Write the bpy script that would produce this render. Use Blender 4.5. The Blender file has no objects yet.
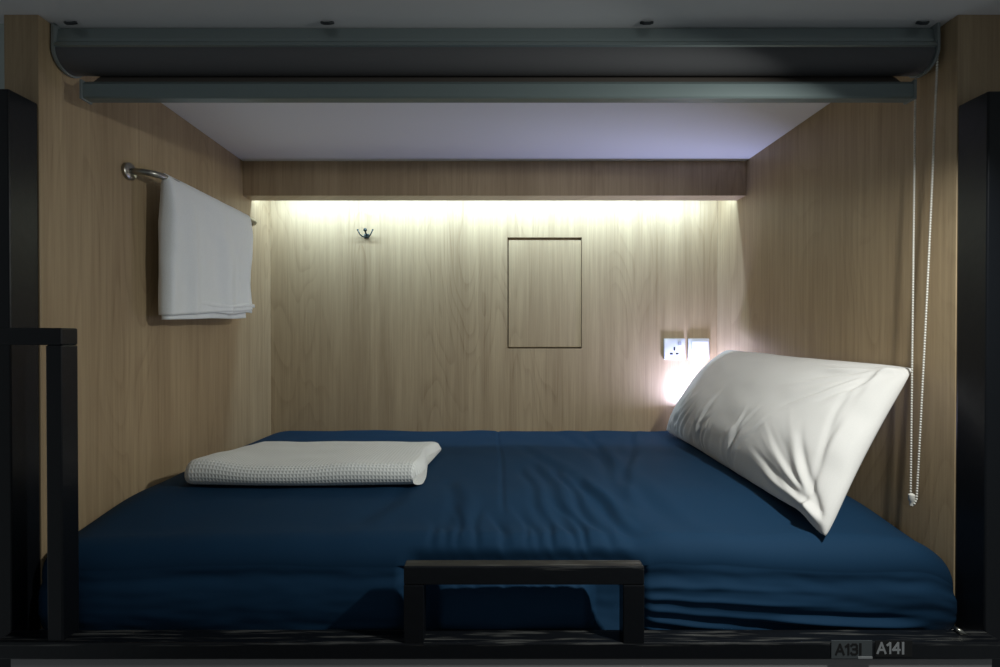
import bpy, bmesh, math, random
from mathutils import Vector, Matrix, noise
random.seed(7)
H = 1.45                      # camera height above the floor; builders below use camera-relative z
C = bpy.context.scene.collection
F = 480.0
XL, XR = -0.979, 1.014        # inner faces of the side partitions
YF, YB = 1.045, 2.145         # front edge of the partitions, back wall
ZC = 0.701                    # ceiling
WORLD = {}

def smooth01(t): t = max(0, min(1, t)); return t*t*(3-2*t)
def crease(d, w): return math.exp(-(d/w)**2)
def tag(o, label=None, cat=None, group=None, kind=None):
    if label: o['label'] = label
    if cat: o['category'] = cat
    if group: o['group'] = group
    if kind: o['kind'] = kind
    return o

def thing(name, loc, label, cat, group=None):
    o = bpy.data.objects.new(name, None); C.objects.link(o)
    o.empty_display_size = .02
    o.location = (loc[0], loc[1], loc[2] + H)
    WORLD[o.name] = Vector(loc)
    return tag(o, label, cat, group)

class MB:
    """collects shapes (camera-relative coordinates), then links them as one mesh"""
    def __init__(s): s.bm = bmesh.new()
    def box(s, x0, x1, y0, y1, z0, z1, bevel=0, seg=2):
        r = bmesh.ops.create_cube(s.bm, size=1)
        vs = r['verts']
        for v in vs:
            v.co = Vector(((x0+x1)/2 + v.co.x*(x1-x0), (y0+y1)/2 + v.co.y*(y1-y0), (z0+z1)/2 + v.co.z*(z1-z0)))
        if bevel:
            es = list({e for v in vs for e in v.link_edges})
            bmesh.ops.bevel(s.bm, geom=es, offset=bevel, segments=seg, affect='EDGES', profile=.5)
        return s
    def tube(s, pts, r, n=12, cap=True):
        pts = [Vector(p) for p in pts]
        rings = []
        ref = None
        for i, p in enumerate(pts):
            t = (pts[min(i+1, len(pts)-1)] - pts[max(i-1, 0)]).normalized()
            if ref is None:
                ref = t.orthogonal().normalized()
            a = (ref - t*ref.dot(t)).normalized(); ref = a
            b = t.cross(a)
            rr = r[i] if isinstance(r, (list, tuple)) else r
            rings.append([s.bm.verts.new(p + a*math.cos(k*2*math.pi/n)*rr + b*math.sin(k*2*math.pi/n)*rr) for k in range(n)])
        for i in range(len(rings)-1):
            for k in range(n):
                s.bm.faces.new((rings[i][k], rings[i][(k+1) % n], rings[i+1][(k+1) % n], rings[i+1][k]))
        if cap:
            s.bm.faces.new(rings[0][::-1]); s.bm.faces.new(rings[-1])
        return s
    def disc(s, c, axis, r, h, n=32, bevel=.001):
        c = Vector(c); ax = Vector(axis).normalized()
        return s.tube([c, c+ax*h*.02, c + ax*(h*.7), c + ax*h], [r*.98, r, r, r*.8], n)
    def prism(s, poly, axis, a0, a1):
        """poly in the two other axes, extruded along axis (0, 1 or 2)"""
        def mk(p, a):
            c = [0, 0, 0]; o = [i for i in range(3) if i != axis]
            c[axis] = a; c[o[0]] = p[0]; c[o[1]] = p[1]
            return s.bm.verts.new(c)
        A = [mk(p, a0) for p in poly]; B = [mk(p, a1) for p in poly]
        n = len(poly)
        for k in range(n): s.bm.faces.new((A[k], A[(k+1) % n], B[(k+1) % n], B[k]))
        s.bm.faces.new(A[::-1]); s.bm.faces.new(B)
        return s
    def ball(s, c, r, sub=1):
        bmesh.ops.create_icosphere(s.bm, subdivisions=sub, radius=r, matrix=Matrix.Translation(Vector(c)))
        return s
    def grid(s, f, nu, nv, closed_u=False):
        V = [[s.bm.verts.new(f(i/(nu if closed_u else nu-1), j/(nv-1))) for j in range(nv)] for i in range(nu)]
        for i in range(nu if closed_u else nu-1):
            for j in range(nv-1):
                a = V[i]; b = V[(i+1) % nu]
                s.bm.faces.new((a[j], b[j], b[j+1], a[j+1]))
        return V
    def build(s, name, mat, parent=None, origin=None, smooth=False, angle=None):
        bmesh.ops.recalc_face_normals(s.bm, faces=s.bm.faces)
        if parent is not None:
            org = WORLD[parent.name]
        elif origin is not None:
            org = Vector(origin)
        else:
            cs = [v.co for v in s.bm.verts]
            org = Vector(((min(c.x for c in cs)+max(c.x for c in cs))/2, (min(c.y for c in cs)+max(c.y for c in cs))/2, min(c.z for c in cs)))
        for v in s.bm.verts: v.co -= org
        me = bpy.data.meshes.new(name); s.bm.to_mesh(me); s.bm.free()
        me.materials.append(mat)
        if smooth:
            for p in me.polygons: p.use_smooth = True
            if angle: me.set_sharp_from_angle(angle=math.radians(angle))
        o = bpy.data.objects.new(name, me); C.objects.link(o)
        if parent is not None: o.parent = parent
        else: o.location = org + Vector((0, 0, H))
        WORLD[o.name] = org
        return o

# ------------------------------------------------------------------ materials
def new_mat(name):
    m = bpy.data.materials.new(name); m.use_nodes = True
    nt = m.node_tree; b = nt.nodes['Principled BSDF']
    return m, nt, b
def N(nt, t, **kw):
    n = nt.nodes.new(t)
    for k, v in kw.items(): setattr(n, k, v)
    return n
def plain(name, col, rough=.5, metal=0, spec=.5, bump=0, bscale=200, **ex):
    m, nt, b = new_mat(name)
    b.inputs['Base Color'].default_value = (*col, 1)
    b.inputs['Roughness'].default_value = rough
    b.inputs['Metallic'].default_value = metal
    b.inputs['Specular IOR Level'].default_value = spec
    for k, v in ex.items(): b.inputs[k].default_value = v
    if bump:
        tc = N(nt, 'ShaderNodeTexCoord'); no = N(nt, 'ShaderNodeTexNoise'); no.inputs['Scale'].default_value = bscale
        no.inputs['Detail'].default_value = 4
        bu = N(nt, 'ShaderNodeBump'); bu.inputs['Strength'].default_value = bump; bu.inputs['Distance'].default_value = .002
        nt.links.new(tc.outputs['Object'], no.inputs['Vector']); nt.links.new(no.outputs['Fac'], bu.inputs['Height'])
        nt.links.new(bu.outputs[0], b.inputs['Normal'])
    return m

def wood(name, light=(.47, .355, .215), dark=(.25, .17, .095), off=(0, 0, 0)):
    """light oak laminate, grain running up the panel"""
    m, nt, b = new_mat(name); L = nt.links.new
    tc = N(nt, 'ShaderNodeTexCoord')
    geo = N(nt, 'ShaderNodeSeparateXYZ'); L(tc.outputs['Object'], geo.inputs[0])
    add = N(nt, 'ShaderNodeMath', operation='ADD'); L(geo.outputs[0], add.inputs[0]); L(geo.outputs[1], add.inputs[1])
    cb = N(nt, 'ShaderNodeCombineXYZ'); L(add.outputs[0], cb.inputs[0]); L(geo.outputs[2], cb.inputs[2])
    ad = N(nt, 'ShaderNodeVectorMath', operation='ADD'); L(cb.outputs[0], ad.inputs[0]); ad.inputs[1].default_value = off
    def noise_at(sx, sz, detail=2, rough=.5, scale=1, dist=0):
        mp = N(nt, 'ShaderNodeMapping'); mp.inputs['Scale'].default_value = (sx, 1, sz); L(ad.outputs[0], mp.inputs[0])
        n = N(nt, 'ShaderNodeTexNoise'); n.inputs['Scale'].default_value = scale; n.inputs['Detail'].default_value = detail
        n.inputs['Roughness'].default_value = rough; n.inputs['Distortion'].default_value = dist
        L(mp.outputs[0], n.inputs['Vector']); return n
    def ramp(src, p):
        r = N(nt, 'ShaderNodeValToRGB'); e = r.color_ramp.elements
        e[0].position, e[1].position = p[0][0], p[-1][0]
        e[0].color = (p[0][1],)*3+(1,); e[1].color = (p[-1][1],)*3+(1,)
        for q in p[1:-1]:
            x = e.new(q[0]); x.color = (q[1],)*3+(1,)
        L(src, r.inputs[0]); return r
    def math_(op, a, c, clamp=False):
        n = N(nt, 'ShaderNodeMath', operation=op, use_clamp=clamp)
        for i, q in enumerate((a, c)):
            if isinstance(q, (int, float)): n.inputs[i].default_value = q
            else: L(q, n.inputs[i])
        return n.outputs[0]
    fine = noise_at(150, 3.5, 3, .65)
    med = noise_at(60, 1.6, 3, .55)
    low = noise_at(9, .35, 1, .5)
    ring_src = noise_at(5.5, 1.0, 1.5, .45, dist=.3)
    rings = math_('FRACT', math_('MULTIPLY', ring_src.outputs['Fac'], 17), 0)
    ringr = ramp(rings, [(0, 0), (.62, .1), (.93, 1), (1, 0)])
    mask = ramp(noise_at(4, .9, 1, .5).outputs['Fac'], [(.44, .12), (.62, 1)])
    ring = math_('MULTIPLY', ringr.outputs[0], mask.outputs[0])
    ringf = math_('MULTIPLY', ring, math_('ADD', math_('MULTIPLY', fine.outputs['Fac'], 1.1), 0.0))
    f1 = math_('MULTIPLY', ramp(fine.outputs['Fac'], [(.35, 0), (.68, 1)]).outputs[0], .28)
    f2 = math_('MULTIPLY', ramp(med.outputs['Fac'], [(.35, 0), (.68, 1)]).outputs[0], .30)
    f3 = math_('MULTIPLY', ramp(low.outputs['Fac'], [(.4, 0), (.6, 1)]).outputs[0], .22)
    s1 = math_('ADD', math_('ADD', f1, f2), f3)
    tot = math_('ADD', s1, math_('MULTIPLY', ringf, .42), True)
    mx = N(nt, 'ShaderNodeMix', data_type='RGBA'); L(tot, mx.inputs[0])
    mx.inputs[6].default_value = (*light, 1); mx.inputs[7].default_value = (*dark, 1)
    L(mx.outputs[2], b.inputs['Base Color'])
    b.inputs['Roughness'].default_value = .48; b.inputs['Specular IOR Level'].default_value = .35
    bu = N(nt, 'ShaderNodeBump', invert=True); bu.inputs['Strength'].default_value = .35; bu.inputs['Distance'].default_value = .0012
    L(tot, bu.inputs['Height']); L(bu.outputs[0], b.inputs['Normal'])
    return m

def worn(name, z_from):
    m = plain(name, (.005, .006, .008), .32, 0, .32, bump=.25, bscale=45); nt = m.node_tree; b = nt.nodes['Principled BSDF']; L = nt.links.new
    tc = N(nt, 'ShaderNodeTexCoord'); se = N(nt, 'ShaderNodeSeparateXYZ'); L(tc.outputs['Object'], se.inputs[0])
    g = N(nt, 'ShaderNodeMath', operation='GREATER_THAN'); L(se.outputs[2], g.inputs[0]); g.inputs[1].default_value = z_from
    mp = N(nt, 'ShaderNodeMapping'); mp.inputs['Scale'].default_value = (9, 160, 160); L(tc.outputs['Object'], mp.inputs[0])
    n = N(nt, 'ShaderNodeTexNoise'); n.inputs['Scale'].default_value = 1; n.inputs['Detail'].default_value = 5; L(mp.outputs[0], n.inputs['Vector'])
    cr = N(nt, 'ShaderNodeValToRGB'); cr.color_ramp.elements[0].position = .52; cr.color_ramp.elements[1].position = .75; L(n.outputs['Fac'], cr.inputs[0])
    mu = N(nt, 'ShaderNodeMath', operation='MULTIPLY'); L(cr.outputs[0], mu.inputs[0]); L(g.outputs[0], mu.inputs[1])
    mx = N(nt, 'ShaderNodeMix', data_type='RGBA'); L(mu.outputs[0], mx.inputs[0])
    mx.inputs[6].default_value = (.006, .007, .009, 1); mx.inputs[7].default_value = (.10, .10, .095, 1); L(mx.outputs[2], b.inputs['Base Color'])
    return m

def fabric(name, col, rough=.85, sheen=.2, weave=900, strength=.15, cloudy=0):
    m, nt, b = new_mat(name); L = nt.links.new
    tc = N(nt, 'ShaderNodeTexCoord')
    n = N(nt, 'ShaderNodeTexNoise'); n.inputs['Scale'].default_value = weave; n.inputs['Detail'].default_value = 3
    L(tc.outputs['Object'], n.inputs['Vector'])
    bu = N(nt, 'ShaderNodeBump'); bu.inputs['Strength'].default_value = strength; bu.inputs['Distance'].default_value = .001
    L(n.outputs['Fac'], bu.inputs['Height']); L(bu.outputs[0], b.inputs['Normal'])
    mx = N(nt, 'ShaderNodeMix', data_type='RGBA'); L(n.outputs['Fac'], mx.inputs[0])
    mx.inputs[6].default_value = (*[c*.9 for c in col], 1); mx.inputs[7].default_value = (*[min(1, c*1.08) for c in col], 1)
    L(mx.outputs[2], b.inputs['Base Color'])
    b.inputs['Roughness'].default_value = rough
    b.inputs['Sheen Weight'].default_value = sheen; b.inputs['Sheen Roughness'].default_value = .4
    b.inputs['Specular IOR Level'].default_value = .15
    return m

def waffle(name, col):
    m, nt, b = new_mat(name); L = nt.links.new
    tc = N(nt, 'ShaderNodeTexCoord'); uv = N(nt, 'ShaderNodeSeparateXYZ'); L(tc.outputs['UV'], uv.inputs[0])
    def cell(o):
        a = N(nt, 'ShaderNodeMath', operation='MULTIPLY'); L(o, a.inputs[0]); a.inputs[1].default_value = 2*math.pi/.0095
        s = N(nt, 'ShaderNodeMath', operation='COSINE'); L(a.outputs[0], s.inputs[0]); return s.outputs[0]
    mn = N(nt, 'ShaderNodeMath', operation='MAXIMUM'); L(cell(uv.outputs[0]), mn.inputs[0]); L(cell(uv.outputs[1]), mn.inputs[1])
    bu = N(nt, 'ShaderNodeBump'); bu.inputs['Strength'].default_value = .5; bu.inputs['Distance'].default_value = .0012
    L(mn.outputs[0], bu.inputs['Height']); L(bu.outputs[0], b.inputs['Normal'])
    b.inputs['Base Color'].default_value = (*col, 1); b.inputs['Roughness'].default_value = .9
    b.inputs['Sheen Weight'].default_value = .2; b.inputs['Specular IOR Level'].default_value = .2
    return m

M = {}
M['wood_back'] = wood('oak laminate back', off=(3.1, 0, .4))
M['wood_left'] = wood('oak laminate left', off=(8.3, 0, 1.7))
M['wood_right'] = wood('oak laminate right', off=(14.2, 0, 4.1))
M['wood_beam'] = wood('oak laminate beam', light=(.49, .37, .235), dark=(.28, .195, .115), off=(21, 0, 2))
M['wood_hatch'] = wood('oak laminate hatch', off=(5.35, 0, 3.3))
M['ceiling'] = plain('matt white ceiling board', (.86, .86, .87), .8, bump=.05, bscale=60)
M['pale'] = plain('pale painted wall', (.45, .5, .47), .8, bump=.05, bscale=60)
M['floor'] = plain('grey vinyl floor', (.16, .15, .14), .5, bump=.1, bscale=40)
M['grey_panel'] = plain('grey painted board', (.28, .27, .27), .6, bump=.05, bscale=80)
M['black'] = plain('black painted steel', (.005, .006, .008), .32, 0, .32, bump=.25, bscale=45)
M['worn_guard'] = worn('black steel with worn top edge', .203)
M['worn_rail'] = worn('black steel rail with scuffed top', .054)
M['alu'] = plain('satin aluminium', (.28, .33, .33), .36, .6, .5)
M['bar_alu'] = plain('grey green anodised bar', (.20, .25, .25), .4, .4, .5)
M['bracket'] = plain('grey plastic bracket', (.22, .25, .25), .4)
M['blind'] = fabric('dark grey blind fabric', (.12, .12, .125), .8, .05)
M['brownblind'] = fabric('brown blind fabric', (.10, .082, .068), .8, .1)
M['chain'] = plain('white plastic beads', (.78, .76, .70), .35)
M['steel'] = plain('brushed stainless steel', (.36, .35, .31), .3, 1)
M['hooksteel'] = plain('dark polished steel', (.05, .065, .065), .3, .6)
M['plastic'] = plain('white glossy plastic', (.72, .74, .80), .3)
M['hole'] = plain('dark socket hole', (.02, .02, .02), .6)
M['neon'] = plain('grey indicator', (.35, .36, .42), .3)
M['sheet'] = fabric('navy bed sheet', (.007, .033, .074), .8, .0, 700, .12)
M['pillow'] = fabric('white cotton pillowcase', (.70, .68, .655), .8, .15, 800, .12)
M['towel'] = fabric('white terry towel', (.86, .88, .88), .95, .3, 420, .5)
M['waffle'] = waffle('white waffle towel', (.74, .75, .72))
M['darkgap'] = plain('dark cavity', (.02, .016, .012), .9)
M['silver'] = plain('silver sticker', (.40, .41, .42), .3, .3)
M['greytag'] = plain('grey tag', (.07, .08, .085), .5)
M['blackink'] = plain('black lettering', (.006, .006, .006), .6)
M['clip'] = plain('dark clip', (.04, .045, .05), .35, .5)

# ------------------------------------------------------------------ the setting
def struct(o): o['kind'] = 'structure'; return o

m = MB().box(-1.6, 1.7, -1.2, YB+.1, -H-.06, -H); struct(m.build('floor', M['floor']))
m = MB().box(-1.6, 1.7, -.2, YB+.1, ZC, ZC+.06); struct(m.build('ceiling', M['ceiling']))
# back wall with the opening of the small hatch
HX0, HX1, HZ0, HZ1 = .078, .410, -.047, .449
m = MB()
def quad(a, b, c, d): m.bm.faces.new([m.bm.verts.new(p) for p in (a, b, c, d)])
x0, x1, z0, z1 = -1.1, 1.16, -H, ZC
for (a, b, c, d) in ((x0, HX0, z0, z1), (HX1, x1, z0, z1), (HX0, HX1, z0, HZ0), (HX0, HX1, HZ1, z1)):
    m.box(a, b, YB, YB+.03, c, d)
m.box(HX0-.01, HX1+.01, YB+.03, YB+.05, HZ0-.01, HZ1+.01)
struct(m.build('wall_back', M['wood_back'], origin=(0, YB, 0)))
m = MB().box(XL-.075, XL, YF, YB, -H, ZC, .0015); struct(m.build('wall_left', M['wood_left'], origin=(XL, YF, 0)))
m = MB().box(XR, XR+.66, YF, YB, -H, ZC, .0015); struct(m.build('wall_right', M['wood_right'], origin=(XR, YF, 0)))
m = MB().box(-1.6, XL-.075, YF+.03, YF+.1, -H, ZC); struct(m.build('wall_corridor', M['pale']))
# wooden pelmet beam across the back under the ceiling
m = MB().box(XL, XR, 1.906, 1.976, .564, ZC, .0012); struct(m.build('trim_1', M['wood_beam']))
# grey board of the berth below
m = MB().box(XL+.03, XR-.02, .945, .985, -H, -.634, .002); struct(m.build('trim_2', M['grey_panel']))

# hatch panel
g = MB().box(HX0+.005, HX1-.002, YB+.004, YB+.022, HZ0+.006, HZ1-.012, .001)
hatch = g.build('access_panel', M['wood_hatch'])
tag(hatch, 'small upright rectangular wooden hatch panel set flush in the back wall', 'panel')
hatch.location.y += 0

# ------------------------------------------------------------------ wall fittings
def at(px, py, Y=YB): return ((px-490)/F*Y, Y, (338-py)/F*Y)
hx, _, hz = at(367, 235)
hk = thing('wall_hook', (hx, YB, hz), 'small chrome two-armed hook with a central knob, fixed to the back wall', 'hook')
MB().box(hx-.011, hx+.011, YB-.005, YB, hz-.016, hz+.004, .002).build('base', M['hooksteel'], hk, smooth=True, angle=35)
for s in (-1, 1):
    pts = []
    for k in range(9):
        t = k/8
        pts.append((hx + s*(.006+.027*t), YB-.006-.022*math.sin(t*math.pi*.55), hz-.010 + .026*t*t + (-.004*math.sin(t*math.pi))))
    b = MB().tube(pts, [.0035-.001*(k/8) for k in range(9)], 10); b.ball(pts[-1], .0042, 2)
    b.build('arm', M['hooksteel'], hk, smooth=True)
b = MB().tube([(hx, YB-.004, hz-.004), (hx, YB-.016, hz+.004), (hx, YB-.026, hz+.012)], .0035, 10); b.ball((hx, YB-.028, hz+.016), .0085, 2)
b.build('knob', M['hooksteel'], hk, smooth=True)

sx0, _, sz1 = at(663.5, 338.5); sx1, _, sz0 = at(684.5, 359.5)
so = thing('power_socket', ((sx0+sx1)/2, YB, sz0), 'white single plug socket with three pin holes, left of the light switch', 'socket')
pl = MB().box(sx0, sx1, YB-.010, YB, sz0, sz1, .003).build('faceplate', M['plastic'], so, smooth=True, angle=35)
cx = (sx0+sx1)/2-.002
h = MB(); h.box(cx-.0035, cx+.0035, YB-.0106, YB-.009, sz0+.040, sz0+.056)
h.box(cx-.020, cx-.007, YB-.0106, YB-.009, sz0+.022, sz0+.030); h.box(cx+.006, cx+.019, YB-.0106, YB-.009, sz0+.022, sz0+.030)
h.build('pin_holes', M['hole'], so)
MB().box(cx+.016, cx+.030, YB-.014, YB-.009, sz1-.030, sz1-.014, .001).build('rocker', M['neon'], so)
wx0, _, wz1 = at(687.5, 338.5); wx1, _, wz0 = at(708.5, 359.5)
sw = thing('light_switch', ((wx0+wx1)/2, YB, wz0), 'white single rocker light switch right of the plug socket', 'light switch')
MB().box(wx0, wx1, YB-.010, YB, wz0, wz1, .003).build('faceplate', M['plastic'], sw, smooth=True, angle=35)
r = MB().prism([(YB-.009, wz0+.010), (YB-.013, wz0+.010), (YB-.0165, wz1-.014), (YB-.009, wz1-.014)], 0, wx0+.014, wx1-.008)
r.build('rocker', M['plastic'], sw)

# ------------------------------------------------------------------ towel bar and hanging towel
BX, BZ = -.910, .447
tb = thing('towel_bar', (XL, 1.6, BZ), 'polished steel towel bar with curved ends on the left wall', 'towel bar')
def arc_bar():
    pts = [(XL+.004, 1.300, BZ+.003)]
    for k in range(10):
        a = k/9*math.pi/2
        pts.append((XL+.022 + (BX-XL-.022)*math.sin(a), 1.300 + .055*(1-math.cos(a)), BZ+.003))
    for k in range(1, 13): pts.append((BX, 1.355 + (1.845-1.355)*k/13, BZ+.003))
    for k in range(10):
        a = math.pi/2 - k/9*math.pi/2
        pts.append((XL+.022 + (BX-XL-.022)*math.sin(a), 1.900 - .055*(1-math.cos(a)), BZ+.003))
    pts.append((XL+.004, 1.900, BZ+.003))
    return pts
MB().tube(arc_bar(), .0085, 16).build('bar', M['steel'], tb, smooth=True)
for y in (1.300, 1.885):
    MB().disc((XL, y, BZ+.003), (1, 0, 0), .023, .012, 32).build('wall_flange', M['steel'], tb, smooth=True, angle=40)

def nz(x, y, z=0): return noise.noise(Vector((x, y, z)))
def towel_body(m, y0, y1, ztop, zb0, zb1, th0, th1, seed, xc=BX, nz_amp=1.0):
    """a towel folded over the bar: closed outline in plan, lofted downwards"""
    NU, NV = 150, 60
    def f(u, v):
        # plan outline: stadium of half thickness w
        L = y1-y0
        w = (th0 + (th1-th0)*min(1, v*3)**.6)/2
        per = u*2*(L) 
        if per < L: y = y0 + per; side = 1
        else: y = y1 - (per-L); side = -1
        e = min(1, max(0, min(y-y0, y1-y)/.018)); rnd = math.sqrt(max(0, 1-(1-e)**2))
        zb = zb0 + (zb1-zb0)*(y-y0)/L
        z = ztop + (zb-ztop)*v
        if v < .12:    # rounded over the bar
            a = v/.12*math.pi/2
            wf = math.sin(a); z = ztop - (ztop-zb)*v*(v/.12)
            z = max(z, zb)
        else: wf = 1
        fold = (nz(y*9+seed, v*1.2, seed)*.020 + nz(y*26+seed, v*1.7+3, seed)*.010)*min(1, v*1.4+.12)
        fold += nz(y*16, v*7, seed+5)*.0022
        fold += .008*max(0, 1-abs((y-y0-.085-.02*v)/.03))*min(1, v*2)    # long crease near the folded edge
        x = xc + side*w*wf*rnd + fold*(1 if side > 0 else .3)*nz_amp
        yy = y + nz(v*3, seed, side)*.006*v + (-.004+.008*v)*0
        return Vector((max(x, XL+.006), yy, z + nz(y*7, seed)*.004*v))
    V = m.grid(f, NU, NV, closed_u=True)
    n = NU
    # close the bottom and the top with strips between the two sides
    for row in (0, NV-1):
        for i in range(n//2-1):
            a, b, c, d = V[i][row], V[i+1][row], V[n-2-i][row], V[n-1-i][row]
            try: m.bm.faces.new((a, b, c, d))
            except ValueError: pass
m = MB(); towel_body(m, 1.342, 1.815, BZ+.014, .064, .104, .020, .050, 2.3)
towel_body(m, 1.350, 1.775, BZ-.03, .052, .072, .016, .030, 2.3, BX-.005, .9)
for (zz0, zz1, ys, ye, dx) in ((.094, .113, 1.40, 1.817, .007), (.078, .092, 1.44, 1.80, .003)):
    # lower hems that fall in separate layers
    def hem(u, v, zz0=zz0, zz1=zz1, ys=ys, ye=ye, dx=dx):
        y = ys + (ye-ys)*u
        zb = zz0 + (zz1-zz0)*u + .004*math.sin(u*9)
        a = v*2*math.pi
        fold = nz(y*9+2.3, .95*1.2, 2.3)*.020 + nz(y*26+2.3, .95*1.7+3, 2.3)*.010
        e = smooth01(u/.35)
        return Vector((BX+.017+fold+dx*e + math.cos(a)*.0035, y, zb + .006 + math.sin(a)*.007))
    m.grid(hem, 60, 17)
ht = m.build('hanging_towel', M['towel'], origin=(BX, 1.58, BZ), smooth=True)
tag(ht, 'white cloth towel folded and hung over the bar on the left wall', 'towel')

# ------------------------------------------------------------------ folded waffle towel on the bed
FY0, FY1, FX0, FX1 = 1.285, 1.655, -.850, -.195
def bed_z(x, y):
    return -.411 - .010*max(0, (1.35-y)/.3)
def towel_top(s):      # s 0 front .. 1 back : height of the stack
    return .066*(1-s) + .040*s
m = MB()
NP = 90
def prof(t):
    """outline around the stack: bottom back -> bottom front -> round front fold -> top back -> back edge"""
    if t < .28: return (1 - t/.28*.93, 0.0)
    if t < .52:
        a = (t-.28)/.24; an = -math.pi/2 - a*math.pi
        return (.09 + .09*math.cos(an), .5+.5*math.sin(an))
    if t < .9: q = (t-.52)/.38; return (.09+.91*q, 1.0)
    q = (t-.9)/.1; return (1.0, 1-q)
uvs = {}
def ft(u, v):
    s, h = prof(v)
    x = FX0 + (FX1-FX0)*u
    hh = .064 + (.042-.064)*max(0, s)
    # left end: round and puffy; right end: flatter
    el = min(1, u/.07); hl = math.sqrt(max(0, 1-(1-el)**2))
    er = min(1, (1-u)/.025); hr = .45+.55*math.sqrt(max(0, 1-(1-er)**2))
    puff = 1 + .10*math.exp(-((u-.12)/.1)**2)*(1-s) - .10*math.exp(-((u-.45)/.22)**2)*(1-s) + .04*math.sin(u*11)*(1-s)
    z = hh*h*hl*hr*puff + .004*nz(u*5, s*4)*h
    y = FY0 + (FY1-FY0)*s
    back = max(0, s-.15)/.85
    y += (1-hl)*.10*(1-s) - .012*math.sin(u*math.pi)*(1-s)
    x2 = x
    # back left corner pulled in, back right corner sticks out a little
    x2 += .035*back*(1-min(1, u/.5)) + .030*back*max(0, u-.8)/.2*0 + .015*(back**1.5)*max(0, (u-.93)/.07)
    x2 += -.012*math.sin(v*math.pi*6)*max(0, (u-.97)/.03)
    return Vector((x2, y, bed_z(x, y) + .012 + z))
V = m.grid(ft, 120, NP)
for side in (0, -1):
    loop = V[side]
    c = m.bm.verts.new(sum((v.co for v in loop), Vector())/len(loop))
    for j in range(len(loop)-1):
        m.bm.faces.new((c, loop[j], loop[j+1]))
# UV in metres along the cloth
uvl = m.bm.loops.layers.uv.new('UVMap')
idx = {}
acc = [0]
for j in range(1, NP): acc.append(acc[-1] + (V[60][j].co - V[60][j-1].co).length)
for i in range(120):
    for j in range(NP): idx[V[i][j]] = (FX0 + (FX1-FX0)*i/119, acc[j])
for f in m.bm.faces:
    for l in f.loops:
        l[uvl].uv = idx.get(l.vert, (l.vert.co.y, l.vert.co.z))
fo = m.build('folded_towel', M['waffle'], smooth=True, angle=60)
tag(fo, 'white waffle-weave towel folded flat on the left end of the bed', 'towel')
# layer edges on the right end of the stack are a subtle part of the same cloth

# ------------------------------------------------------------------ mattress with its fitted navy sheet
RX0, RX1 = -.170, .304                                   # guard rail, at the mattress front
creases = []
for k in range(13):                                        # short gathers that run back from the guard rail
    xa = -.14 + .43*(k+.5)/13 + random.uniform(-.013, .013)
    lean = (-.02-(.30*(xa-.05))) if xa > .05 else random.uniform(-.05, .05)
    amp = random.uniform(.0015, .0045)*(1.3 if .08 < xa < .26 else .75)
    creases.append((xa, lean, random.uniform(.08, .30), amp*1.5, random.uniform(.006, .013)))
def top_disp(x, y):
    d = 0
    t = y-1.06
    for xa, lean, ln, amp, w in creases:
        q = t/ln
        if q < 1.3:
            xx = xa + lean*max(0, t)/.3*1.1 + .006*math.sin(t*30+xa*90)
            fall = math.exp(-max(0, q)**2*2)
            d -= amp*crease(x-xx, w*(1+1.5*max(0, q)))*fall*smooth01((t+.08)/.05)
    # long soft folds
    d -= .0035*crease(x-.035-.003*math.sin(y*9), .007)*smooth01((y-1.12)/.1)
    for (x0_, y0_, x1_, y1_, amp, w) in ((.30, 1.12, .12, 1.75, .005, .025), (.33, 1.22, .42, 2.05, .006, .022), (.42, 1.10, .30, 2.10, .004, .03),
                                         (.36, 1.30, .62, 2.08, .005, .018), (.18, 1.10, .14, 1.55, .005, .018), (.23, 1.10, .20, 1.45, .006, .014),
                                         (.30, 1.06, .25, 1.35, .007, .016), (.12, 1.1, .10, 1.5, .004, .014), (-.30, 1.10, -.22, 1.32, .004, .03), (-.08, 1.08, -.11, 1.35, .004, .02)):
        dx, dy = x1_-x0_, y1_-y0_; L2 = dx*dx+dy*dy
        s = ((x-x0_)*dx + (y-y0_)*dy)/L2
        if -.15 < s < 1.15:
            dist = ((x-x0_)*dy - (y-y0_)*dx)/math.sqrt(L2)
            dist += .006*math.sin(s*9)
            win = smooth01((s+.15)/.25)*smooth01((1.15-s)/.3)
            d -= amp*win*(crease(dist, w) - .6*crease(dist-w*1.6, w))
    d += .0040*nz(x*4, y*4, 1) + .0020*nz(x*11, y*8, 2)
    # corner tug to the right of the guard rail
    r = math.hypot(x-.315, y-1.05)
    d -= .010*math.exp(-(r/.035)**2)
    return d
NUX = 460
PROF = []     # (kind, t)
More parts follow.
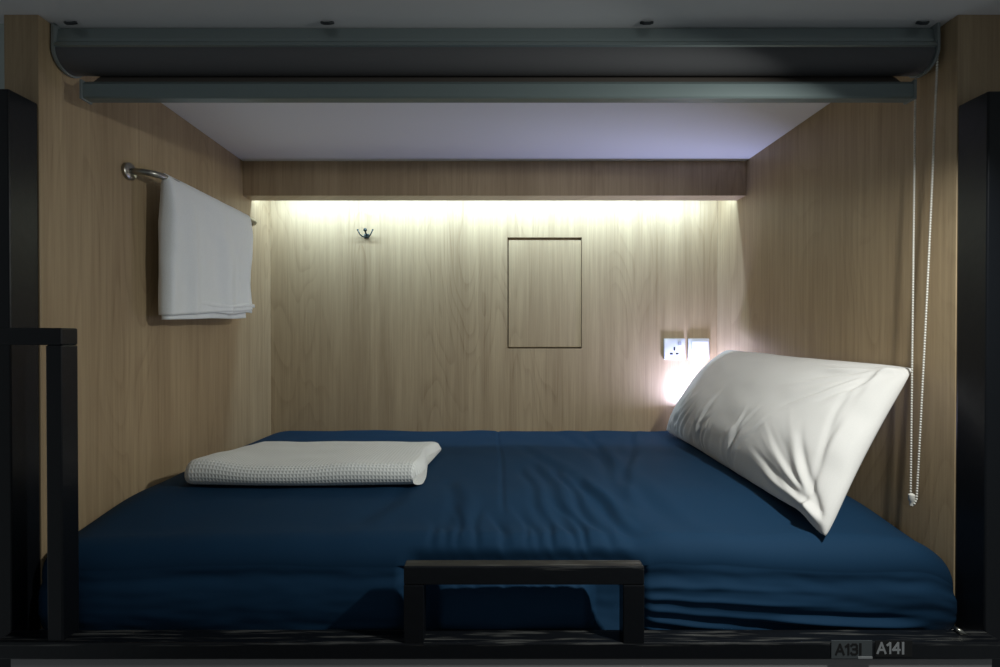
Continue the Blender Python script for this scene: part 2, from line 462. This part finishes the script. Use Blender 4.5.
def mattress_pt(u, v):
    x = -.969 + (1.005+.969)*u
    # v: 0 back bottom .. 1 front bottom
    lift = .006*math.sin(u*7+1)
    edge_l = max(0, 1-(x+.969)/.10); edge_r = max(0, 1-(1.005-x)/.13)
    # shading edge of the sheet along the front
    drop = 0
    fw = .006*nz(x*3.1, 4.2)                                # front waviness
    yf = 1.005 + fw + .03*edge_l**2 + .035*edge_r**2
    inwin = smooth01((x-(RX0+.035))/.04)*smooth01(((RX1-.075)-x)/.04)
    zt = -.409
    rad = .050 + .012*nz(x*2.3, 8.1) + .018*smooth01((x-.35)/.3)*smooth01((.95-x)/.3)*(.6+.4*math.sin(x*9))
    pinch = smooth01((x-RX0+.03)/.05)*smooth01((RX1+.03-x)/.05)
    rad_h = rad*(1+.05*pinch); 
    if v < .04:
        q = v/.04; return Vector((x, YB-.012, -.62 + (zt-.02+.62)*q))
    if v < .62:
        q = (v-.04)/.58
        y = (YB-.012) - (YB-.012-(yf+rad))*q
        rb = min(1, (YB-.012-y)/.03)
        crown = .008*math.sin(min(1, (2.14-y)/1.05)*math.pi) - .020*(1-math.sqrt(max(0, 1-(1-rb)**2)))
        z = zt + crown - .014*smooth01((1.30-y)/.24) + top_disp(x, y) - .022*edge_l**2*1 - .045*edge_r**2*smooth01((1.75-y)/.5) - .018*smooth01((1.35-y)/.3)*(abs(x)/1.0)**2
        return Vector((x, y, z))
    z0 = zt - .014*smooth01((1.30-yf-rad)/.24) + .008*math.sin(min(1, (2.14-yf-rad)/1.05)*math.pi) + top_disp(x, yf+rad) - .022*edge_l**2 - .045*edge_r**2 - .018*smooth01((1.35-yf-rad)/.3)*(abs(x))**2
    if v < .78:
        q = (v-.62)/.16; a = q*math.pi/2
        y = yf + rad*(1-math.sin(a)); 
        z = z0 - rad_h*(1-math.cos(a))
        d = top_disp(x, y+0.0)
        return Vector((x, y + pinch*.012*smooth01(q*2-1), z + (d-top_disp(x, yf+rad))*(1-q)))
    q = (v-.78)/.22
    ztop = z0 - rad_h; zbot = -.628
    z = ztop + (zbot-ztop)*q
    y = yf
    y += pinch*.012*(1-q)
    y -= .010*math.sin(q*math.pi)
    # slack recess under the sheet edge, deeper right of the rail
    y += .004*crease(q-.16, .09)*(1-pinch)
    # bulge seen through the guard rail
    y += -.022*inwin*math.sin(min(1, max(0, (q-.12)/.88))*math.pi) + .034*pinch*crease(q-.05, .13)+ .03*pinch*(1-inwin)*math.sin(q*math.pi)
    # tension folds right of the rail
    fr = smooth01((x-.31)/.04)*smooth01((.82-x)/.30)
    for (c0, sl, am, w) in ((.42, .10, .010, .040), (.56, .22, .011, .045), (.70, .30, .012, .045), (.84, .22, .010, .04), (.28, .03, .005, .04)):
        qq = c0 + sl*(1-math.exp(-(x-.31)*4)) 
        y -= .6*am*fr*math.exp(-(x-.31)*1.8)*(crease(q-qq, w))
    fr2 = smooth01((x-.55)/.12)*smooth01((.93-x)/.12)
    y -= .009*fr2*(crease(q-.74-.25*(x-.6), .05)-.5*crease(q-.62-.25*(x-.6), .05))
    fl = smooth01((-.17-x)/.05)*smooth01((x+.5)/.25)
    y -= .006*fl*crease(q-.85+.3*(x+.2), .06)
    y += (.004*nz(x*5, q*3, 9) + .0015*nz(x*16, q*8, 4))*smooth01(q/.12)
    return Vector((x, y, z))
m = MB()
V = m.grid(mattress_pt, NUX, 330)
m.bm.faces.new([v for v in V[0]][::-1]); m.bm.faces.new([v for v in V[-1]])
for i in range(NUX-1):
    m.bm.faces.new((V[i][0], V[i][-1], V[i+1][-1], V[i+1][0]))
ma = m.build('mattress', M['sheet'], smooth=True, angle=75)
tag(ma, 'single mattress in a navy blue fitted sheet filling the sleeping berth', 'mattress')
# ------------------------------------------------------------------ pillow
BLc = Vector((.750, 2.06, -.398)); BRc = Vector((.712, 1.012, -.430))
TRc = Vector((1.006, 1.132, -.066)); TLc = Vector((.985, 2.00, -.045))
pn = ((BRc-BLc).cross(TLc-BLc)).normalized()
if pn.x > 0: pn = -pn
PW = [(.02, .10, .20, .95, .010, .018), (.10, .02, .55, .40, .008, .02)]
pw = []
rnd = random.Random(11)
for k in range(26):                                   # creases that run up from the lower edge
    u0 = rnd.uniform(.04, .62); pw.append((u0, rnd.uniform(.0, .06), u0+rnd.uniform(.03, .16), rnd.uniform(.25, .55), rnd.uniform(.002, .006), rnd.uniform(.005, .014)))
for k in range(14):                                     # creases from the lower front corner
    a = rnd.uniform(.15, 1.35); ln = rnd.uniform(.25, .6)
    pw.append((.97, .05, .97-ln*math.cos(a)*.55, .05+ln*math.sin(a), rnd.uniform(.0012, .0038), rnd.uniform(.005, .011)))
for k in range(7):                                     # creases from the upper front corner
    a = rnd.uniform(.1, 1.3); ln = rnd.uniform(.25, .6)
    pw.append((.98, .95, .98-ln*math.cos(a)*.6, .95-ln*math.sin(a), rnd.uniform(.003, .008), rnd.uniform(.006, .014)))
def pillow_w(u, v):
    d = 0; X = u*.92; Y = v*.46
    for (u0, v0, u1, v1, am, w) in pw:
        x0, y0, x1, y1 = u0*.92, v0*.46, u1*.92, v1*.46
        dx, dy = x1-x0, y1-y0; L = math.hypot(dx, dy)
        s = ((X-x0)*dx+(Y-y0)*dy)/(L*L)
        if -.1 < s < 1.1:
            dist = ((X-x0)*dy-(Y-y0)*dx)/L + .004*math.sin(s*7+u0*30)
            win = smooth01((s+.1)/.2)*smooth01((1.1-s)/.6)
            d += .8*am*win*(crease(dist, w) - .7*crease(dist-1.7*w, w*.9))
    return d + .006*nz(u*4, v*3, 3) + .002*nz(u*12, v*8, 5)
def pillow_pt(u, v, side):
    # rounded outline between the corners: edges pull inwards mid-way, corners stick out
    cu = (2*u-1); cv = (2*v-1)
    iu = .030*(1-cv*cv)*cu; iv = .030*(1-cu*cu)*cv; cc = abs(cu*cv)**9
    uu = u - iu*.6 - .009*cc*math.copysign(1, cu); vv = v - iv*.9 - .018*cc*math.copysign(1, cv)
    base = BLc*(1-uu)*(1-vv) + BRc*uu*(1-vv) + TRc*uu*vv + TLc*(1-uu)*vv
    pu = 1-abs(cu)**2.6; pv = 1-abs(cv)**2.2
    t = (max(0, pu)**.55)*(max(0, pv)**.62)
    if side > 0:
        th = .115*(1-.18*u)*t
        th += pillow_w(u, v)*min(1, 4*t)
        th -= .003*crease(u-.935-.012*math.sin(v*7), .009)*smooth01(v/.1)*smooth01((1-v)/.1); th += .006*smooth01((u-.94)/.02)*smooth01((1-u)/.01)*(.6+.5*math.sin(v*17))*smooth01(v/.06)*smooth01((1-v)/.06)
        p = base + pn*(th + .008*t)
    else:
        p = base - pn*.055*t
    p.x = min(p.x, XR-.006)
    p.z = max(p.z, -.396 - .034*smooth01((1.12-p.y)/.11))
    return p
m = MB()
NPU, NPV = 300, 170
A = [[None]*NPV for _ in range(NPU)]; Bk = [[None]*NPV for _ in range(NPU)]
for i in range(NPU):
    for j in range(NPV):
        u, v = i/(NPU-1), j/(NPV-1)
        u = .5-.5*math.cos(u*math.pi)*(.35) + (u-.5)*.65*1.0 if False else u
        A[i][j] = m.bm.verts.new(pillow_pt(u, v, 1))
        edge = i in (0, NPU-1) or j in (0, NPV-1)
        Bk[i][j] = A[i][j] if edge else m.bm.verts.new(pillow_pt(u, v, -1))
for i in range(NPU-1):
    for j in range(NPV-1):
        m.bm.faces.new((A[i][j], A[i+1][j], A[i+1][j+1], A[i][j+1]))
        q = (Bk[i][j], Bk[i][j+1], Bk[i+1][j+1], Bk[i+1][j])
        m.bm.faces.new(q)
pi_ = m.build('pillow', M['pillow'], smooth=True)
tag(pi_, 'white pillow in a creased cotton case leaning on the right wall of the bunk', 'pillow')

# ------------------------------------------------------------------ black steel frame
bf = thing('bunk_bed', (0, .96, -.66), 'black painted steel bunk bed with posts, front rail and guard rails', 'bunk bed')
MB().box(XL-.075, XL-.001, .98, YF-.001, -H, .508, .003).build('post', M['black'], bf)
MB().box(XR, XR+.075, .98, YF-.001, -H, .503, .003).build('post', M['black'], bf)
MB().box(XL, XR, .940, .985, -.633, -.600, .003).build('front_rail', M['worn_rail'], bf)
gr = MB()
y0, y1 = .940, .970
gr.box(-.170, .304, y0, y1, -.486, -.449, .003)
gr.build('guard_rail', M['worn_guard'], bf)
for (a, b) in ((-.170, -.130), (.262, .304)):
    MB().box(a, b, y0, y1, -.602, -.486, .002).build('guard_rail_upright', M['black'], bf)
gx0, gx1 = -.876, -.845
MB().box(gx0, gx1, .945, .985, -.602, -.014, .003).build('grab_rail_upright', M['black'], bf)
MB().box(XL, gx1, .945, .985, -.014, .020, .003).build('grab_rail', M['black'], bf)
# end tabs of the grab rail bolt to the post face
bo = MB(); bx, by, bz = at(958, 630, .98)
bo.tube([(bx-.006, .979, bz+.004), (bx-.002, .970, bz+.001), (bx+.010, .966, bz-.006)], [.004, .006, .003], 12); bo.disc((bx+.014, .979, bz-.010), (0, -1, 0), .004, .006, 12)
bo.build('bolt', M['steel'], bf, smooth=True)

MB().box(XL+.004, XR-.004, 1.0, YB-.004, -.652, -.630, .002).build('base_board', M['grey_panel'], bf)
# number tags on the front rail
GLYPH = {'A': (.78, [[(0, 0), (.39, 1), (.78, 0)], [(.16, .33), (.62, .33)]]),
         '1': (.34, [[(0, .78), (.26, 1), (.26, 0)]]),
         '3': (.60, [[(0, .86), (.15, 1), (.45, 1), (.58, .88), (.58, .64), (.42, .53), (.2, .53)], [(.42, .53), (.6, .40), (.6, .14), (.45, 0), (.13, 0), (0, .14)]]),
         '4': (.66, [[(.5, 0), (.5, 1), (0, .32), (.66, .32)]]),
         'I': (.14, [[(.1, -.04), (.1, 1.04)], [(.14, -.04), (.14, 1.04)]])}
def text_obj(body, h, x, y, z, mat, parent, gap=.2, name='lettering', bold=.19):
    m = MB(); r_ = bold*h/2; k = 0
    for ch_ in body:
        w_, strokes = GLYPH[ch_]
        for st in strokes:
            for a, b in zip(st, st[1:]):
                a = Vector((x + a[0]*h, a[1]*h + z)); b = Vector((x + b[0]*h, b[1]*h + z))
                d = (b-a).normalized(); n = Vector((-d.y, d.x))*r_; e = d*r_*.8
                k += 1; yy = y - .00002*(k % 7)
                m.prism([(p.x, p.y) for p in (a-e-n, b+e-n, b+e+n, a-e+n)], 1, yy-.0005, y+.0001)
        x += (w_+gap)*h
    return m.build(name, mat, parent)
def px(x, y, Y): return ((x-490)/F*Y, (338-y)/F*Y)
YT = .9385
a0, a1 = px(833, 660, YT); b0, b1 = px(874, 642, YT)
t1 = thing('number_sign', (a0, YT, a1), 'grey stick-on berth tag reading A13 on the black front rail', 'tag')
MB().box(a0, b0, YT, .940, a1, b1).build('plate', M['greytag'], t1)
text_obj('A13I', .0195, a0+.009, YT, a1+.0085, M['blackink'], t1)
MB().box(a0+.052, b0, YT-.0008, YT, a1, a1+.004).build('peeling_edge', M['silver'], t1)
a0, a1 = px(878, 657, YT+.001); b0, b1 = px(914, 642, YT+.001)
t2 = thing('number_sign', (a0, YT+.001, a1), 'silver lettered berth tag reading A14 on the black front rail', 'tag')
MB().box(a0-.002, b0, YT+.0006, .940, a1-.002, b1).build('plate', M['blackink'], t2)
text_obj('A14I', .0200, a0+.002, YT+.0006, a1+.005, M['silver'], t2)

# ------------------------------------------------------------------ roller blind
rb = thing('roller_blind', (0, 1.09, .55), 'rolled-up grey roller blind hanging across the top of the bunk opening', 'blind')
bx0, bx1 = -.973, .998
RC = (1.112, .647); RR = .038
def circ_pts(n=40): return [(RC[0]+RR*math.cos(2*math.pi*k/n), RC[1]+RR*math.sin(2*math.pi*k/n)) for k in range(n)]
MB().prism(circ_pts(64), 0, bx0+.004, bx1-.006).build('roll', M['blind'], rb, smooth=True, angle=50)
# head rail: stepped aluminium profile
hp = [(y_+.042, z_-.004) for y_, z_ in ((1.036, .674), (1.036, .668), (1.030, .662), (1.028, .654), (1.034, .651), (1.034, .644), (1.038, .641), (1.043, .6415), (1.043, .690), (1.075, .692), (1.075, .703), (1.046, .703), (1.040, .698))]
MB().prism(hp, 0, bx0, bx1).build('head_rail', M['alu'], rb)
for xa in (bx0-.002, bx1-.004):
    pts = []
    for k in range(25):
        a = math.pi + k/24*math.pi
        pts.append((RC[0]+(RR+.004)*math.cos(a), RC[1]+(RR+.004)*math.sin(a)))
    pts += [(1.154, .704), (1.071, .704)]
    MB().prism(pts, 0, xa, xa+.006).build('end_bracket', M['bracket'], rb)
# fabric tail and bottom bar
fy = RC[0]+RR
fpts = [(fy-.002, RC[1]), (fy, RC[1]-.02), (1.112, .584), (1.110, .584), (fy-.003, RC[1]-.02), (fy-.005, RC[1])]
MB().prism(fpts, 0, -.922, .955).build('fabric_tail', M['brownblind'], rb)
bp = [(y_+.004, z_-.002) for y_, z_ in ((1.092, .552), (1.095, .5485), (1.115, .5485), (1.118, .552), (1.118, .584), (1.115, .588), (1.098, .588), (1.092, .580))]
MB().prism(bp, 0, -.930, .967).build('bottom_bar', M['bar_alu'], rb, smooth=True, angle=30)
for xx in (-.930, .967):
    MB().box(xx-.003, xx+.003, 1.094, 1.124, .544, .588, .001).build('bar_end_cap', M['bracket'], rb)
for p_ in (75, 329, 645, 918):
    X = (p_-490)/F*1.075
    c = MB()
    c.box(X-.014, X+.014, 1.066, 1.11, .7015, .7065, .001)
    c.tube([(X-.013, 1.070, .700), (X-.006, 1.065, .695), (X+.006, 1.065, .695), (X+.013, 1.070, .700)], .0032, 8)
    c.build('mounting_clip', M['clip'], rb, smooth=True, angle=40)
# chain
wc = Vector((1.004, 1.109, .646))
cw = MB(); cw.tube([wc-Vector((.005, 0, 0)), wc-Vector((.003, 0, 0)), wc+Vector((.002, 0, 0)), wc+Vector((.004, 0, 0))], [.026, .029, .029, .024], 32)
cw.build('chain_wheel', M['bracket'], rb, smooth=True, angle=40)
def chain_path():
    pts = []
    zb = -.388
    f_top = Vector((1.004, 1.081, .646)); b_top = Vector((1.004, 1.137, .646))
    cb = Vector((.984, 1.114, zb))
    n = 24
    for k in range(n+1): t = k/n; pts.append(b_top.lerp(cb + Vector((-.002, .004, .012)), t))
    for k in range(1, 8):
        a = math.pi*k/8
        pts.append(cb + Vector((0, .004*math.cos(a)-.001, .012-.012*math.sin(a))))
    for k in range(n+1):
        t = k/n; p = (cb + Vector((.003, -.006, .012))).lerp(f_top, t); p.y += -.002*math.sin(t*math.pi); pts.append(p)
    for k in range(1, 12):
        a = math.pi*k/12
        pts.append(Vector((1.004, 1.109 - .028*math.cos(a), .646 + .0285*math.sin(a))))
    pts.append(b_top)
    return pts
path = chain_path()
ch = MB(); ch.tube(path, .0009, 6, cap=False)
acc_ = 0; step = .0062; nxt = 0
for a, b in zip(path, path[1:]):
    L = (b-a).length
    while nxt <= acc_+L:
        ch.ball(a.lerp(b, (nxt-acc_)/L if L else 0), .0027, 1); nxt += step
    acc_ += L
pc = ch.build('pull_chain', M['chain'], rb, smooth=True)
cn = MB(); q = Vector((.983, 1.116, -.362))
cn.tube([q, q-Vector((0, 0, .003)), q-Vector((0, 0, .016)), q-Vector((0, 0, .019)), q-Vector((0, 0, .028)), q-Vector((0, 0, .030))], [.002, .0068, .0068, .0045, .0045, .001], 14)
cn.build('chain_connector', M['chain'], pc, smooth=True, angle=50)

# ------------------------------------------------------------------ light
def area(name, loc, size, energy, col, rot=(0, 0, 0), sy=None, spread=None):
    l = bpy.data.lights.new(name, 'AREA'); l.energy = energy; l.color = col; l.size = size
    if sy: l.shape = 'RECTANGLE'; l.size_y = sy
    if spread: l.spread = spread
    o = bpy.data.objects.new(name, l); C.objects.link(o); o.location = (loc[0], loc[1], loc[2]+H); o.rotation_euler = rot
    return o
area('led_strip_light', (0.02, 1.988, .625), 1.98, 11, (.57, .81, 1.0), (math.radians(52), 0, 0), .012)
la = area('unseen_room_lamp', (.84, .62, .475), .05, 7.4, (.97, 1.0, .96), spread=math.radians(134))  # unseen room lamp, set free in the air below the ceiling to light the beam
la.rotation_euler = Vector((-.72, .72, -1.1)).to_track_quat('-Z', 'Y').to_euler()
rl = area('reading_light', (.905, 2.065, -.30), .05, 5.4, (.53, .58, 1.0))
rl.rotation_euler = Vector((-.12, -.05, 1)).to_track_quat('-Z', 'Y').to_euler()

w = bpy.data.worlds.new('room'); bpy.context.scene.world = w; w.use_nodes = True
w.node_tree.nodes['Background'].inputs[0].default_value = (.85, .95, 1.0, 1)
w.node_tree.nodes['Background'].inputs[1].default_value = .13

# ------------------------------------------------------------------ camera
cam = bpy.data.cameras.new('camera'); cam.sensor_width = 36; cam.lens = F/1000*36
PITCH = .4
cam.shift_x = .010; cam.shift_y = (338 + F*math.tan(math.radians(PITCH)) - 333.5)/1000
cam.clip_start = .01
co = bpy.data.objects.new('camera', cam); C.objects.link(co)
co.location = (0, 0, H); co.rotation_euler = (math.radians(90-PITCH), 0, 0)
sc = bpy.context.scene; sc.camera = co
sc.view_settings.view_transform = 'Standard'; sc.view_settings.look = 'None'
sc.view_settings.exposure = 0; sc.view_settings.gamma = 1; sc.view_settings.use_curve_mapping = False
